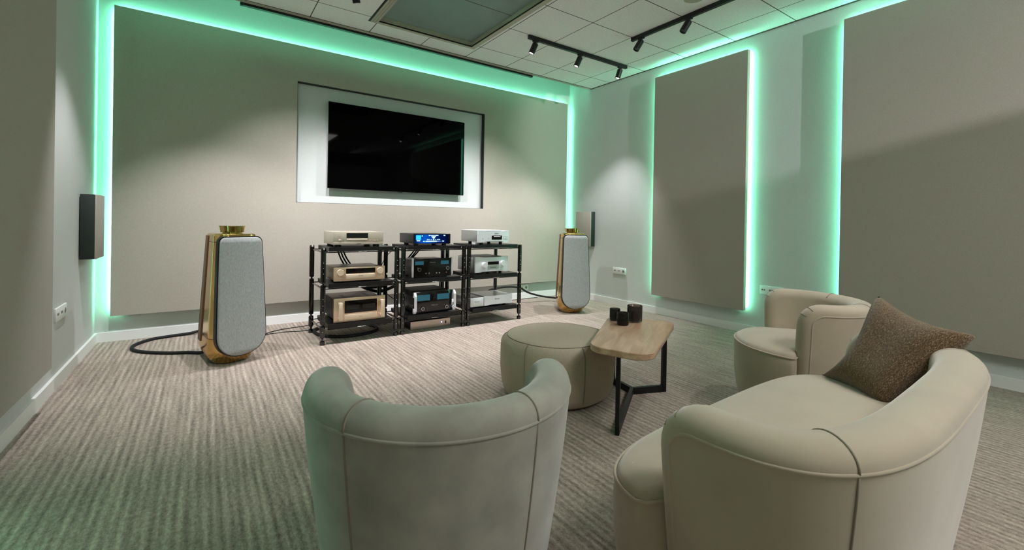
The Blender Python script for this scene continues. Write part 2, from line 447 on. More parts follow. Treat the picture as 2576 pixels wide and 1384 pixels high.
def spot(x, y, aim, lit, label, power=SPOT_W, size=96, blend=.72, grp='ceiling spots', axis='x'):
    """aim: unit-ish direction of the beam"""
    r = root('track_spotlight', label, 'spotlight', (x, y, H - .042), group=grp)
    a = (.035, .014) if axis == 'x' else (.014, .035)
    box('adapter', MT['black'], r, -a[0], a[0], -a[1], a[1], -.014, 0)
    d = Vector(aim).normalized(); q = Vector((0, 0, -1)).rotation_difference(d)
    bm = bmesh.new(); cyl(bm, (0, 0, -.045), .008, .033, seg=10); mesh_obj('stem', bm, MT['black'], r, smooth=True, angle=40)
    bm = bmesh.new(); lathe(bm, [(.0, 0), (.03, 0), (.033, -.004), (.033, -.118), (.026, -.118), (.025, -.108)], seg=28, cap=False)
    h = mesh_obj('lamp_head', bm, MT['black'], r, smooth=True, angle=35); h.location = (0, 0, -.03); h.rotation_mode = 'QUATERNION'; h.rotation_quaternion = q
    bm = bmesh.new(); cyl(bm, (0, 0, -.1105), .0235, .002, seg=24)
    mesh_obj('lens', bm, LAMP if lit else MT['black'], h)
    if power:
        ld = bpy.data.lights.new('spot', 'SPOT'); ld.energy = power; ld.color = SPOT_COL; ld.spot_size = math.radians(size); ld.spot_blend = blend; ld.shadow_soft_size = .022
        lo = bpy.data.objects.new('spot_light', ld); COL.objects.link(lo)
        lo.location = Vector((x, y, H - .042 - .03)) + d * .123; lo.rotation_mode = 'QUATERNION'; lo.rotation_quaternion = q
    return r
AX = (-.32, .30, -1)
spot(3.79, -1.484, AX, True, 'lit black cylinder spot, first from the left on the right rear track')
spot(4.46, -1.484, AX, True, 'lit black cylinder spot in the middle of the right rear track')
spot(5.155, -1.484, (-.2, .2, -1), True, 'lit black cylinder spot nearest the right wall', 74, size=80, blend=.5)
AL = (.32, .30, -1)
spot(1.83, -1.484, AL, True, 'black spot whose bottom just shows at the top edge of the picture')
spot(1.16, -1.484, AL, True, 'black spot on the left ceiling track above the picture', grp='ceiling spots out of frame')
spot(.46, -1.484, (.2, .2, -1), True, 'black spot on the left ceiling track above the picture', 70, size=80, blend=.5, grp='ceiling spots out of frame')
spot(4.65, -2.23, (-.5, .28, -1), False, 'unlit black spot at the far end of the track running towards the viewer', 0, axis='y')
spot(4.65, -2.80, (-.5, .28, -1), False, 'unlit black spot nearest the viewer on the right hand track', 0, axis='y')
spot(4.65, -3.9, (-.45, -.05, -1), True, 'black spot above the frame over the sofa', SPOT_REAR_W, 95, .9, 'ceiling spots out of frame', axis='y')
spot(4.65, -5.0, (-.5, .1, -1), True, 'black spot above the frame over the sofa', SPOT_REAR_W, 95, .9, 'ceiling spots out of frame', axis='y')
# flat fill light added on the ceiling behind the camera for soft ambient light
fill_lamp = root('added_ceiling_fill', 'added flat fill light on the ceiling behind the viewer', 'fill light', (2.8, -6.6, H))
box('fill_panel', emis('fill_panel', (1, .97, .92), 1.2), fill_lamp, -.6, .6, -.6, .6, -.02, 0)
ad = bpy.data.lights.new('ceiling_fill_area', 'AREA'); ad.shape = 'RECTANGLE'; ad.size = 1.2; ad.size_y = 1.2; ad.energy = CEIL_FILL_W * .9; ad.color = (1, .99, .96)
ao = bpy.data.objects.new('ceiling_fill_area', ad); COL.objects.link(ao); ao.location = (2.8, -6.6, H - .025)
# unseen lamp beyond the invented gap, placed from the light edge on the panels
cdl = bpy.data.lights.new('unseen_rear_lamp', 'SPOT'); cdl.energy = BACK_W; cdl.color = (.95, .93, 1); cdl.shadow_soft_size = .015; cdl.spot_size = math.radians(26); cdl.spot_blend = .5
co = bpy.data.objects.new('unseen_rear_lamp', cdl); COL.objects.link(co); co.location = (4.2, -10.0, 3.05)
co.rotation_euler = (Vector((5.5, -4.5, 2.6)) - co.location).to_track_quat('-Z', 'Y').to_euler()

# ------------------------------------------------------------------ wall speakers and sockets
s = root('wall_speaker', 'slim box speaker with beige cloth front on the left wall by the corner', 'speaker', (0, -.49, .8), group='slim wall speakers')
box('cabinet', MT['green'], s, .006, .092, -.163, .163, 0, .512, bev=.002)
box('cloth_front', MT['panel'], s, .092, .102, -.163, .163, 0, .512, bev=.003)
box('bracket', MT['black'], s, 0, .006, -.1, .1, .1, .4)
s2 = root('wall_speaker', 'slim box speaker with beige cloth front on the right wall behind the tall gold speaker', 'speaker', (W, -.462, .805), group='slim wall speakers')
box('cabinet', MT['green'], s2, -.086, -.006, -.163, .163, 0, .52, bev=.002)
box('cloth_front', MT['panel'], s2, -.096, -.086, -.163, .163, 0, .52, bev=.003)
box('bracket', MT['black'], s2, -.006, 0, -.1, .1, .1, .4)

def socket(label, loc, rz, wd, n, h=.09, items='do'):
    r = root('wall_socket', label, 'socket', loc, rz, group='white wall sockets')
    box('cover_plate', MT['white'], r, -wd / 2, wd / 2, -.012, 0, -h / 2, h / 2, bev=.003)
    for i in range(n):
        x = -wd / 2 + wd * (i + .5) / n
        if items[i] == 'o':
            bm = bmesh.new(); cyl(bm, (x, -.0135, 0), .021, .002, 'y'); mesh_obj('outlet', bm, MT['silverd'], r)
            bm = bmesh.new(); cyl(bm, (x, -.014, 0), .017, .001, 'y'); mesh_obj('outlet', bm, MT['text'], r)
        else:
            box('data_port', MT['text'], r, x - .018, x - .004, -.0135, -.012, -.006, .01); box('data_port', MT['text'], r, x + .004, x + .018, -.0135, -.012, -.006, .01)
    return r
socket('white three-module socket plate on the right wall beside the tall gold speaker', (W, -1.116, .487), -PI / 2, .234, 3, items='ddo')
socket('white socket plate low on the left wall by the carpet edge', (0, -1.17, .482), PI / 2, .27, 3, items='ddo')
socket('greenish socket plate half hidden behind the far tub armchair', (W, -3.16, .487), -PI / 2, .234, 3, items='ddo')
socket('small socket plate on the back wall behind the right rack', (4.766, 0, .165), 0, .165, 2, items='do')
socket('socket plate on the back wall just left of the left gold speaker', (.85, 0, .165), 0, .165, 2, items='do')

# ================================================================== tall gold speakers
def gold_speaker(label, loc, rz):
    r = root('floor_speaker', label, 'speaker', loc, rz, group='tall gold floor speakers')
    plan = round_poly([(-.2, -.15), (.2, -.15), (.085, .30), (-.085, .30)], [.095, .095, .07, .07], 9)
    def ring(bm, z, sx, sy, dy=0):
        o = []
        for x, y in plan:
            fx = sx
            if z < .27:                       # the front is half-round at the bottom, the rear stays wide
                f_ = max(.5, math.sqrt(max(0, 1 - ((.27 - z) / .262) ** 2))) * 1.1
                w_ = min(1, max(0, (-.03 - y) / .12)); fx = sx * (1 - w_) + min(sx, f_) * w_
            o.append(bm.verts.new((x * fx, y * sy + dy, z)))
        return o
    def body(prof, name, m):
        bm = bmesh.new(); R = [ring(bm, *q) for q in prof]; n = len(plan)
        for a, b in zip(R, R[1:]):
            for i in range(n): bm.faces.new((a[i], a[(i + 1) % n], b[(i + 1) % n], b[i]))
        bm.faces.new(R[0]); bm.faces.new(R[-1])
        return mesh_obj(name, bm, m, r, smooth=True, angle=50)
    def S(z):  # width factor with height
        if z >= .12: return 1.135 - .255 * (z - .12) / .9
        k = (.12 - z) / .12
        return 1.135 - .42 * k ** 2
    body([(z, S(z), S(z) * .98) for z in (.012, .02, .03, .045, .06, .08, .1, .12, .15, .18, .215)], 'base_shell', MT['gold'])
    body([(.215, S(.215) - .015, S(.215) - .02), (.219, S(.22) - .015, S(.22) - .02)], 'lower_seam', MT['black'])
    body([(z, S(z), S(z) * .98) for z in (.219, .26, .4, .6, .8, .953)], 'cabinet', MT['gold'])
    body([(.953, S(.953) - .015, S(.953) - .02), (.957, S(.957) - .015, S(.957) - .02)], 'upper_seam', MT['black'])
    body([(z, S(z), S(z) * .98) for z in (.957, 1.0)] + [(1.012, S(1.012) - .02, S(1.012) - .03), (1.018, S(1.02) - .06, S(1.02) - .08)], 'top_cap', MT['gold'])
    bm = bmesh.new(); lathe(bm, [(.12, 0), (.135, .004), (.13, .022)], c=(0, .05, 0)); mesh_obj('foot', bm, MT['black'], r, smooth=True, angle=40)
    # grille outline in (x,z): rounded top corners, half-round bottom
    def outline(g):
        wt, wb = .158 + g, .183 + g; zt = .992 + g; zb = .235
        P = []
        rc = .045 + g * .5
        for k in range(9): a = PI / 2 * k / 8; P.append((wt - rc + rc * math.sin(a), zt - rc + rc * math.cos(a)))
        for k in range(1, 9): t = k / 9; P.append((wt + (wb - wt) * t ** .8, (zt - rc) + (zb - (zt - rc)) * t))
        for k in range(25): a = PI * k / 24; P.append((wb * math.cos(a), zb - (.168 + g) * math.sin(a) ** .9 if math.sin(a) > 0 else zb))
        for k in range(8, 0, -1): t = k / 9; P.append((-(wt + (wb - wt) * t ** .8), (zt - rc) + (zb - (zt - rc)) * t))
        for k in range(9): a = PI / 2 * k / 8; P.append((-(wt - rc + rc * math.cos(a)), zt - rc + rc * math.sin(a)))
        return P
    def yfront(z): return -.15 * S(z) * .98
    def lens_plate(name, m, g, y0, y1, rnd=0):
        bm = bmesh.new(); rings = []
        for gg, yy in ((g, y0), (g, y1 + rnd), (g - rnd, y1)) if rnd else ((g, y0), (g, y1)):
            rings.append([bm.verts.new((x, yfront(z) + yy, z)) for x, z in outline(gg)])
        n = len(rings[0])
        for a, b in zip(rings, rings[1:]):
            for i in range(n): bm.faces.new((a[i], a[(i + 1) % n], b[(i + 1) % n], b[i]))
        # fill front as strips so it follows the curve of the cabinet
        f = rings[-1]
        for i in range(n // 2 - 0):
            a, b, c, d = f[i], f[(i + 1)], f[n - 2 - i], f[n - 1 - i]
            if i + 1 >= n - 2 - i: break
            bm.faces.new((a, b, c, d))
        return mesh_obj(name, bm, m, r, smooth=True, angle=40)
    lens_plate('grille_surround', MT['black'], .009, .03, -.006)
    lens_plate('front_grille', MT['grey'], 0, .02, -.02, .006)
    # wooden lamella panels on the two rear sides
    for sg in (-1, 1):
        bm = bmesh.new(); n = 16
        for k in range(n):
            t0, t1 = .72 + .21 * k / n, .72 + .21 * (k + .72) / n
            vs = []
            for z in (.15, .26, .6, 1.0):
                sx = S(z) - .012 * (z < .2)
                row = []
                for t, o in ((t0, -.01), (t0, .007), (t1, .007), (t1, -.01)):
                    x = -.2 + (.115) * t; y = -.15 + .45 * t
                    nx, ny = -.969, .248
                    row.append(bm.verts.new((sg * (-(x + nx * o)) * sx, (y + ny * o) * sx * .98, z)))
                vs.append(row)
            for a, b in zip(vs, vs[1:]):
                for i in range(4): bm.faces.new((a[i], a[(i + 1) % 4], b[(i + 1) % 4], b[i]))
            bm.faces.new(vs[0]); bm.faces.new(vs[-1])
        mesh_obj('wooden_lamellas', bm, MT['brown'], r)
    # acoustic lens on top
    bm = bmesh.new(); lathe(bm, [(.07, 1.015), (.07, 1.028), (.066, 1.03)], c=(0, 0, 0)); mesh_obj('lens_base', bm, MT['goldd'], r, smooth=True, angle=40)
    pl = [(.092 * math.cos(a), .072 * math.sin(a) + .0) for a in [2 * PI * k / 40 for k in range(40)]]
    bm = bmesh.new(); A = [bm.verts.new((x * .93, y * .93, 1.03)) for x, y in pl]; B = [bm.verts.new((x, y, 1.076)) for x, y in pl]; n = 40
    for i in range(n): bm.faces.new((A[i], A[(i + 1) % n], B[(i + 1) % n], B[i]))
    bm.faces.new(A); bm.faces.new(B)
    mesh_obj('acoustic_lens', bm, MT['goldd'], r, smooth=True, angle=40)
    bm = bmesh.new(); prism(bm, [(x * 1.03, y * 1.03) for x, y in pl], 1.076, 1.082); mesh_obj('lens_cap', bm, MT['goldd'], r, smooth=True, angle=40)
    return r
gold_speaker('tall gold speaker with grey cloth front left of the racks', (.99, -1.17, 0), math.radians(24))
gold_speaker('tall gold speaker with grey cloth front near the right rear corner', (4.73, -1.10, 0), math.radians(-21))

# ================================================================== hi-fi racks
def rack(label, cx):
    r = root('equipment_rack', label, 'rack', (cx, 0, 0), group='black hi-fi racks')
    X, YF, YR = .344, -1.108, -.575
    for zt, zb in ((.889, .853), (.556, .518), (.183, .143)):
        bm = bmesh.new()
        prism(bm, round_poly([(-.30, YF - .028), (.30, YF - .028), (.30, YR - .06), (-.30, YR - .06)], .012, 4), zb, zt)
        sh = mesh_obj('shelf', bm, MT['shelf'], r)
        box('badge', MT['chrome'], sh, -.04, .04, YF - .036, YF - .027, zb - .006, zb - .001, bev=.002, seg=1)
        for nm, y in (('front_crossbar', YF), ('rear_crossbar', YR)):
            bm = bmesh.new(); cyl(bm, (-X, y, zb - .010), .0055, 2 * X, 'x', 10)
            mesh_obj(nm, bm, MT['dchrome'], r, smooth=True, angle=40)
        for sx in (-1, 1):
            bm = bmesh.new(); bx(bm, min(sx * X, sx * .28), max(sx * X, sx * .28), YF + .12, YF + .14, zb - .012, zb - .001); bx(bm, sx * X - .006, sx * X + .006, YF, YR, zb - .014, zb - .004)
            mesh_obj('side_bracket', bm, MT['dchrome'], r)
    for x in (-X, X):
        for y in (YF, YR):
            bm = bmesh.new(); R = .0235
            prof = [(.021, 0), (.023, .004), (.023, .03), (.018, .036), (.009, .038), (.009, .058), (.019, .064), (R, .072), (R, .164), (.017, .172), (.008, .174), (.008, .182), (.017, .186), (R, .195), (R, .538), (.018, .547), (.008, .549), (.008, .559), (.018, .563), (R, .572), (R, .868), (.02, .884), (.006, .885)]
            lathe(bm, prof, c=(x, y, 0), seg=10)
            mesh_obj('post', bm, MT['dchrome'], r)
            if y == YF:
                bm = bmesh.new()
                for z in (.12, .30, .36, .42, .65, .70, .75): cyl(bm, (x - .003, y - R - .001, z), .003, .003, 'y', 8)
                mesh_obj('screw', bm, MT['silver'], r)
    return r
RCX = (2.041, 2.797, 3.548)
rack('black three-tier rack on the left holding champagne-gold units', RCX[0])
rack('black three-tier rack in the middle holding black units', RCX[1])
rack('black three-tier rack on the right holding silver units', RCX[2])

# ------------------------------------------------------------------ hi-fi units
def feet(r, w_, d, h=.014, rad=.022):
    for x in (-w_ / 2 + .05, w_ / 2 - .05):
        for y in (.05, d - .05):
            bm = bmesh.new(); cyl(bm, (x, y, 0), rad, h, seg=16); mesh_obj('foot', bm, MT['black'], r, smooth=True, angle=40)

def knob(r, x, z, rad, dep, m, m2=None, y=0):
    bm = bmesh.new(); prof = [(rad * 1.0, 0), (rad, dep * .8), (rad * .92, dep)]
    seg = 28; rings = []
    for rr, h in prof: rings.append([bm.verts.new((x + rr * math.cos(2 * PI * i / seg), y - h, z + rr * math.sin(2 * PI * i / seg))) for i in range(seg)])
    for a, b in zip(rings, rings[1:]):
        for i in range(seg): bm.faces.new((a[i], a[(i + 1) % seg], b[(i + 1) % seg], b[i]))
    bm.faces.new(rings[-1]); k = mesh_obj('knob', bm, m, r, smooth=True, angle=40)
    if m2:
        bm = bmesh.new(); cyl(bm, (x, y - dep - .001, z), rad * .7, .002, 'y', 24); mesh_obj('knob_face', bm, m2, k)
    return k

def dots(r, name, pts, rad, m, y=-.001, dep=.003):
    for x, z in pts:
        bm = bmesh.new(); cyl(bm, (x, y - dep, z), rad, dep, 'y', 12); mesh_obj(name, bm, m, r)

G1 = 'champagne-gold hi-fi units'; G2 = 'black hi-fi units'; G3 = 'silver hi-fi units'
# --- left rack, top: disc player
r = root('disc_player', 'grey-champagne disc player on top of the left rack', 'hi-fi unit', (2.012, -1.10, .889), group=G1)
feet(r, .46, .40, .022, .03)
box('case', MT['champg'], r, -.232, .232, .012, .40, .022, .142, bev=.003)
fp = box('front_panel', MT['champg'], r, -.2345, .2345, -.004, .014, .022, .144, bev=.003)
box('lower_strip', MT['champg'], r, -.2345, .2345, -.0065, -.003, .024, .046, bev=.001, seg=1)
box('display', MT['blackg'], r, -.115, .085, -.0055, -.003, .085, .131)
box('disc_tray', MT['champl'], r, -.11, .08, -.0085, -.003, .066, .077, bev=.002, seg=1)
box('power_button', MT['champl'], r, -.185, -.165, -.009, -.003, .061, .072, bev=.002, seg=1)
dots(r, 'button', [(.105, .063), (.125, .062), (.143, .062), (.16, .062), (.178, .062)], .005, MT['champl'], y=-.004)
dots(r, 'indicator', [(-.185, .098), (-.172, .098)], .003, MT['text'], y=-.004, dep=.001)
dots(r, 'indicator', [(-.142, .064)], .004, MT['text'], y=-.004, dep=.001)
text('lettering', 'Accuphase', .009, (0, -.0072, .035), MT['text'], r)
# --- left rack, middle: preamplifier
r = root('preamplifier', 'gold preamplifier with two round knobs on the middle shelf of the left rack', 'hi-fi unit', (2.028, -1.10, .556), group=G1)
feet(r, .44, .38, .014, .022)
box('case', MT['champt'], r, -.225, .225, .012, .40, .014, .137, bev=.003)
fp = box('front_panel', MT['champ'], r, -.2385, .2385, -.006, .012, .014, .144, bev=.003)
box('display', MT['blackg'], r, -.13, .143, -.0075, -.005, .084, .13)
box('flap', MT['champl'], r, -.132, .145, -.013, -.005, .032, .079, bev=.006, seg=3)
knob(r, -.182, .096, .031, .024, MT['champl']); knob(r, .188, .1, .031, .024, MT['champl'])
dots(r, 'button', [(.165, .052), (.185, .051)], .0035, MT['champl'], y=-.005)
dots(r, 'button', [(.205, .047)], .008, MT['champl'], y=-.005)
box('power_button', MT['champl'], r, -.195, -.17, -.009, -.005, .036, .047, bev=.002, seg=1)
text('lettering', 'Accuphase', .010, (.006, -.0135, .062), MT['text'], r)
# --- left rack, bottom: power amplifier
r = root('power_amplifier', 'large gold power amplifier with two upright handles on the bottom shelf of the left rack', 'hi-fi unit', (2.034, -1.10, .183), group=G1)
feet(r, .42, .44, .012, .03)
box('case', MT['champt'], r, -.215, .215, .012, .46, .012, .212, bev=.004)
for sx in (-1, 1):
    bm = bmesh.new(); bx(bm, sx * .217 - .003, sx * .217 + .003, .025, .45, .03, .2)
    for k in range(11): bx(bm, sx * .223 - .008, sx * .223 + .008, .03 + k * .038, .048 + k * .038, .03, .2)
    mesh_obj('heat_sink', bm, mat('dark_sink', (58, 52, 48), .4, metal=.5), r)
bm = bmesh.new()
for i in range(5):
    bx(bm, -.13, -.09, .06 + i * .05, .085 + i * .05, .2115, .213); bx(bm, .09, .13, .06 + i * .05, .085 + i * .05, .2115, .213)
mesh_obj('vent_slots', bm, MT['black'], r)
box('front_panel', MT['champ'], r, -.24, .24, -.008, .012, .005, .228, bev=.003)
box('meter_window', MT['blackg'], r, -.145, .158, -.0095, -.007, .085, .202)
for sx in (-.068, .082): box('level_meter', MT['metero'], r, sx - .06, sx + .06, -.0105, -.0094, .118, .158)
box('lower_flap', MT['champl'], r, -.147, .16, -.0115, -.007, .018, .072, bev=.003)
bm = bmesh.new(); bx(bm, -.014, .018, -.014, -.011, .036, .056); bx(bm, -.010, .014, -.0142, -.0139, .040, .052); mesh_obj('emblem', bm, MT['champ'], r)
for sx in (-.19, .2):
    bm = bmesh.new(); bx(bm, sx - .016, sx + .016, -.062, -.045, .028, .196, bev=.004); bx(bm, sx - .013, sx + .013, -.048, -.006, .172, .192, bev=.002); bx(bm, sx - .013, sx + .013, -.048, -.006, .032, .052, bev=.002)
    mesh_obj('handle', bm, MT['champl'], r, smooth=True, angle=40)
# --- middle rack, top: streamer with lit screen
SCR = bpy.data.materials.new('streamer_screen'); SCR.use_nodes = True; nt = SCR.node_tree; nt.nodes.clear()
tcn = nt.nodes.new('ShaderNodeTexCoord'); spx = nt.nodes.new('ShaderNodeSeparateXYZ'); crn = nt.nodes.new('ShaderNodeValToRGB')
mr = nt.nodes.new('ShaderNodeMapRange'); mr.inputs['From Min'].default_value = -.2; mr.inputs['From Max'].default_value = .2
em = nt.nodes.new('ShaderNodeEmission'); em.inputs[1].default_value = .55; om = nt.nodes.new('ShaderNodeOutputMaterial')
nt.links.new(tcn.outputs['Object'], spx.inputs[0]); nt.links.new(spx.outputs[0], mr.inputs[0]); nt.links.new(mr.outputs[0], crn.inputs[0]); nt.links.new(crn.outputs[0], em.inputs[0]); nt.links.new(em.outputs[0], om.inputs[0])
e = crn.color_ramp.elements; e[0].position = .0; e[0].color = (.0, .004, .02, 1); e[1].position = 1; e[1].color = (.0, .001, .006, 1)
q = e.new(.3); q.color = (.003, .07, .42, 1); q = e.new(.6); q.color = (.001, .01, .09, 1)
GLOW = emis('screen_glow', (.35, .8, 1.0), 1.3); GLOWB = emis('screen_blue', (.02, .33, 1.0), .9); GLOWD = emis('screen_dim', (.2, .4, .9), .8)
r = root('streamer', 'black network streamer with a lit blue screen on top of the middle rack', 'hi-fi unit', (2.765, -1.10, .889), group=G2)
feet(r, .42, .36, .02, .024)
box('case', mat('streamer_case', (40, 40, 40), .4, metal=.3), r, -.21, .21, .004, .38, .02, .122, bev=.003)
box('front_glass', MT['blackg'], r, -.211, .211, -.004, .004, .02, .124, bev=.001, seg=1)
box('screen', SCR, r, -.195, .19, -.0048, -.0038, .026, .116)
bm = bmesh.new(); bx(bm, -.18, -.125, -.0056, -.0048, .062, .108, bev=.0003, seg=1); mesh_obj('cover_art', bm, GLOWB, r)
bm = bmesh.new()
def gl(x0, x1, z0, z1): bx(bm, x0, x1, -.0056, -.0048, z0, z1)
gl(-.172, -.135, .048, .056); gl(-.118, -.109, .096, .106)
gl(-.04, .07, .1055, .1085); gl(-.04, -.03, .1035, .1105); gl(.045, .055, .1035, .1105)
gl(-.01, .04, .092, .099); gl(-.002, .032, .083, .089); gl(.006, .025, .075, .08)
for x in (-.055, -.042, -.028, -.008, .06, .074, .084): gl(x - .004, x + .003, .060, .067)
gl(.010, .021, .058, .069); gl(.035, .043, .060, .067)
gl(-.102, -.085, .042, .049); gl(-.075, .05, .041, .050); gl(.115, .135, .043, .050); gl(.13, .148, .103, .111)
mesh_obj('screen_graphics', bm, GLOW, r)
bm = bmesh.new(); gl(.05, .072, .043, .049); gl(.072, .105, .0445, .0475); mesh_obj('progress_bar', bm, GLOWD, r)
# --- middle rack, middle: valve-style preamp
r = root('control_amplifier', 'black glass-fronted amplifier with two small blue meters on the middle shelf of the middle rack', 'hi-fi unit', (2.777, -1.10, .556), group=G2)
feet(r, .42, .38, .016, .022)
box('case', mat('preamp_case', (52, 50, 48), .35, metal=.5), r, -.21, .21, .012, .42, .016, .18, bev=.004)
box('front_glass', MT['blackg'], r, -.214, .214, -.002, .012, .016, .2, bev=.002, seg=1)
for sx in (-1, 1): box('side_trim', MT['silver'], r, sx * .2205 - .0075, sx * .2205 + .0075, -.01, .02, .008, .206, bev=.004)
for x in (-.15, .138): box('level_meter', MT['meter'], r, x - .047, x + .047, -.0034, -.0022, .135, .172)
knob(r, -.156, .088, .02, .02, MT['chrome'], MT['blackg'], y=-.002); knob(r, .164, .093, .02, .02, MT['chrome'], MT['blackg'], y=-.002)
dots(r, 'button', [(-.075, .045), (-.04, .045), (.044, .045), (.076, .045)], .0075, MT['chrome'], y=-.001)
dots(r, 'button', [(.158, .046)], .008, mat('red_button', (150, 90, 88), .4), y=-.001); dots(r, 'headphone_jack', [(-.16, .036), (-.16, .052)], .006, MT['textl'], y=-.001, dep=.001)
text('lettering', 'McIntosh', .017, (-.003, -.0032, .158), MT['textl'], r)
box('lower_edge', MT['dchrome'], r, -.21, .21, -.004, 0, .010, .016)
# --- middle rack, bottom: power amp
r = root('meter_amplifier', 'black power amplifier with two wide blue meters, bottom of the middle rack', 'hi-fi unit', (2.799, -1.10, .183), group=G2)
feet(r, .42, .42, .012, .026)
box('case', MT['black'], r, -.20, .20, .012, .46, .012, .17, bev=.003)
bm = bmesh.new()
for k in range(12): bx(bm, -.2, .2, .12 + k * .027, .132 + k * .027, .17, .225)
mesh_obj('heat_sink', bm, MT['black'], r)
bm = bmesh.new()
for x, y in ((-.12, .06), (0, .06), (.12, .06)): cyl(bm, (x, y, .17), .022, .04, seg=20)
mesh_obj('transformer_can', bm, MT['dchrome'], r, smooth=True, angle=40)
box('front_glass', MT['blackg'], r, -.205, .205, -.002, .012, .012, .225, bev=.004)
box('front_rim', MT['dchrome'], r, -.21, .21, .002, .016, .006, .229, bev=.004)
for x in (-.118, .104): box('level_meter', MT['meter'], r, x - .07, x + .07, -.0036, -.0022, .135, .195)
for x in (-.132, .14): knob(r, x, .054, .019, .018, MT['chrome'], MT['blackg'], y=-.002)
text('lettering', 'McIntosh', .02, (.006, -.0032, .082), MT['textl'], r)
for sx in (-1, 1):
    bm = bmesh.new(); x0, x1 = sx * .222 - .012, sx * .222 + .012
    for (ya, yb, za, zb) in ((-.02, .012, .01, .06), (-.02, .012, .175, .226)): bx(bm, x0, x1, ya, yb, za, zb, bev=.002)
    pts = [(-.022, .012), (-.046, .04), (-.046, .19), (-.022, .228), (0, .228), (0, .21), (-.02, .205), (-.034, .185), (-.034, .055), (-.02, .035), (0, .03), (0, .012)]
    A = [bm.verts.new((x0, y, z)) for y, z in pts]; B = [bm.verts.new((x1, y, z)) for y, z in pts]; n = len(pts)
    for i in range(n): bm.faces.new((A[i], A[(i + 1) % n], B[(i + 1) % n], B[i]))
    bm.faces.new(A); bm.faces.new(B)
    mesh_obj('handle', bm, MT['silver'], r)
text('lettering', 'INT', .06, (-.2012, .13, .06), mat('bright_print', (245, 245, 240), .4), r, rz=-PI / 2)
# --- under the middle rack
r = root('power_conditioner', 'low brushed grey box with a small blue light on the carpet under the middle rack', 'hi-fi unit', (2.812, -1.0, 0))
feet(r, .4, .3, .006, .02)
box('case', MT['black'], r, -.22, .22, .01, .32, .006, .084, bev=.002)
box('front_panel', MT['steel'], r, -.2285, .2285, 0, .01, .003, .086, bev=.001, seg=1)
dots(r, 'blue_indicator', [(.125, .05)], .006, emis('blue_led', (.2, .35, 1), 4), y=0, dep=.002)
box('switch', MT['black'], r, .168, .182, -.002, .0, .03, .06)
# --- right rack, top: silver disc player
def bulged_front(w_, z0, z1, dip, dep=.024):
    """front panel whose top and bottom edges curve in towards the middle"""
    P = []
    def c(x):
        t = min(1, max(0, (abs(x) / (w_ / 2) - .45) / .35)); t = t * t * (3 - 2 * t); return dip * (1 - t)
    xs = [-w_ / 2 + w_ * k / 28 for k in range(29)]
    P = [(x, z0 + c(x)) for x in xs] + [(x, z1 - c(x) * .8) for x in reversed(xs)]
    bm = bmesh.new(); prism(bm, P, -dep / 2, dep / 2, axis='y'); return bm
r = root('silver_disc_player', 'silver disc player on top of the right rack', 'hi-fi unit', (3.521, -1.10, .889), group=G3)
feet(r, .36, .36, .028, .02)
box('case', MT['silverd'], r, -.2, .2, .008, .40, .03, .16, bev=.004)
box('cover', MT['silver'], r, -.2, .2, -.002, .40, .156, .163, bev=.003)
mesh_obj('front_panel', bulged_front(.41, .024, .162, .014), MT['silver'], r)
box('disc_slot', MT['blackg'], r, -.028, .11, -.0135, -.0118, .058, .104)
box('disc_tray', MT['silver'], r, -.002, .09, -.0165, -.0125, .087, .094, bev=.002, seg=1)
dots(r, 'button', [(x, z) for x in (.135, .157, .18) for z in (.066, .092)], .0045, MT['silverd'], y=-.012)
dots(r, 'indicator', [(-.145, .068)], .005, MT['text'], y=-.012, dep=.001); dots(r, 'indicator', [(-.07, .07)], .004, MT['text'], y=-.012, dep=.001)
text('lettering', 'Esoteric', .016, (.035, -.0125, .129), MT['text'], r, shear=.3)
box('cable_box', MT['white'], r, -.2, -.11, .06, .14, .002, .018)
# --- right rack, middle: silver preamp
r = root('silver_amplifier', 'silver amplifier with two domed knobs on the middle shelf of the right rack', 'hi-fi unit', (3.502, -1.10, .556), group=G3)
feet(r, .4, .38, .02, .018)
box('case', MT['silverd'], r, -.215, .215, .008, .42, .022, .19, bev=.012)
box('top_plate', mat('amp_top', (96, 98, 94), .4, metal=.5), r, -.19, .19, .03, .40, .188, .193)
mesh_obj('front_panel', bulged_front(.44, .02, .198, .010), MT['silver'], r)
box('display', MT['blackg'], r, -.055, .092, -.0135, -.0118, .105, .14)
box('name_plate', MT['silverd'], r, -.055, .092, -.0135, -.0118, .055, .098)
for x, z in ((-.105, .105), (.138, .118)):
    k = knob(r, x, z, .03, .03, MT['silver'], y=-.012)
text('lettering', 'Esoteric', .026, (.018, -.0145, .078), MT['text'], r, shear=.3)
# --- right rack, bottom: two-part silver unit
r = root('silver_power_supply', 'low two-part silver unit on the bottom shelf of the right rack', 'hi-fi unit', (3.51, -1.10, .183), group=G3)
feet(r, .5, .32, .014, .02)
box('left_case', MT['silverd'], r, -.278, -.112, .008, .36, .014, .112, bev=.004)
box('right_case', MT['silverd'], r, -.102, .278, .008, .36, .014, .118, bev=.004)
box('right_cover', MT['silver'], r, -.1, .276, -.004, .34, .116, .121, bev=.002, seg=1)
box('left_front', MT['silver'], r, -.28, -.110, -.014, .010, .014, .114, bev=.004)
o = mesh_obj('right_front', bulged_front(.382, .016, .124, .006), MT['silver'], r); o.location = (.088, 0, 0)
text('lettering', 'Esoteric', .020, (-.195, -.0148, .07), MT['text'], r, shear=.3); text('lettering', 'Esoteric', .020, (.07, -.0125, .085), MT['text'], r, shear=.3)

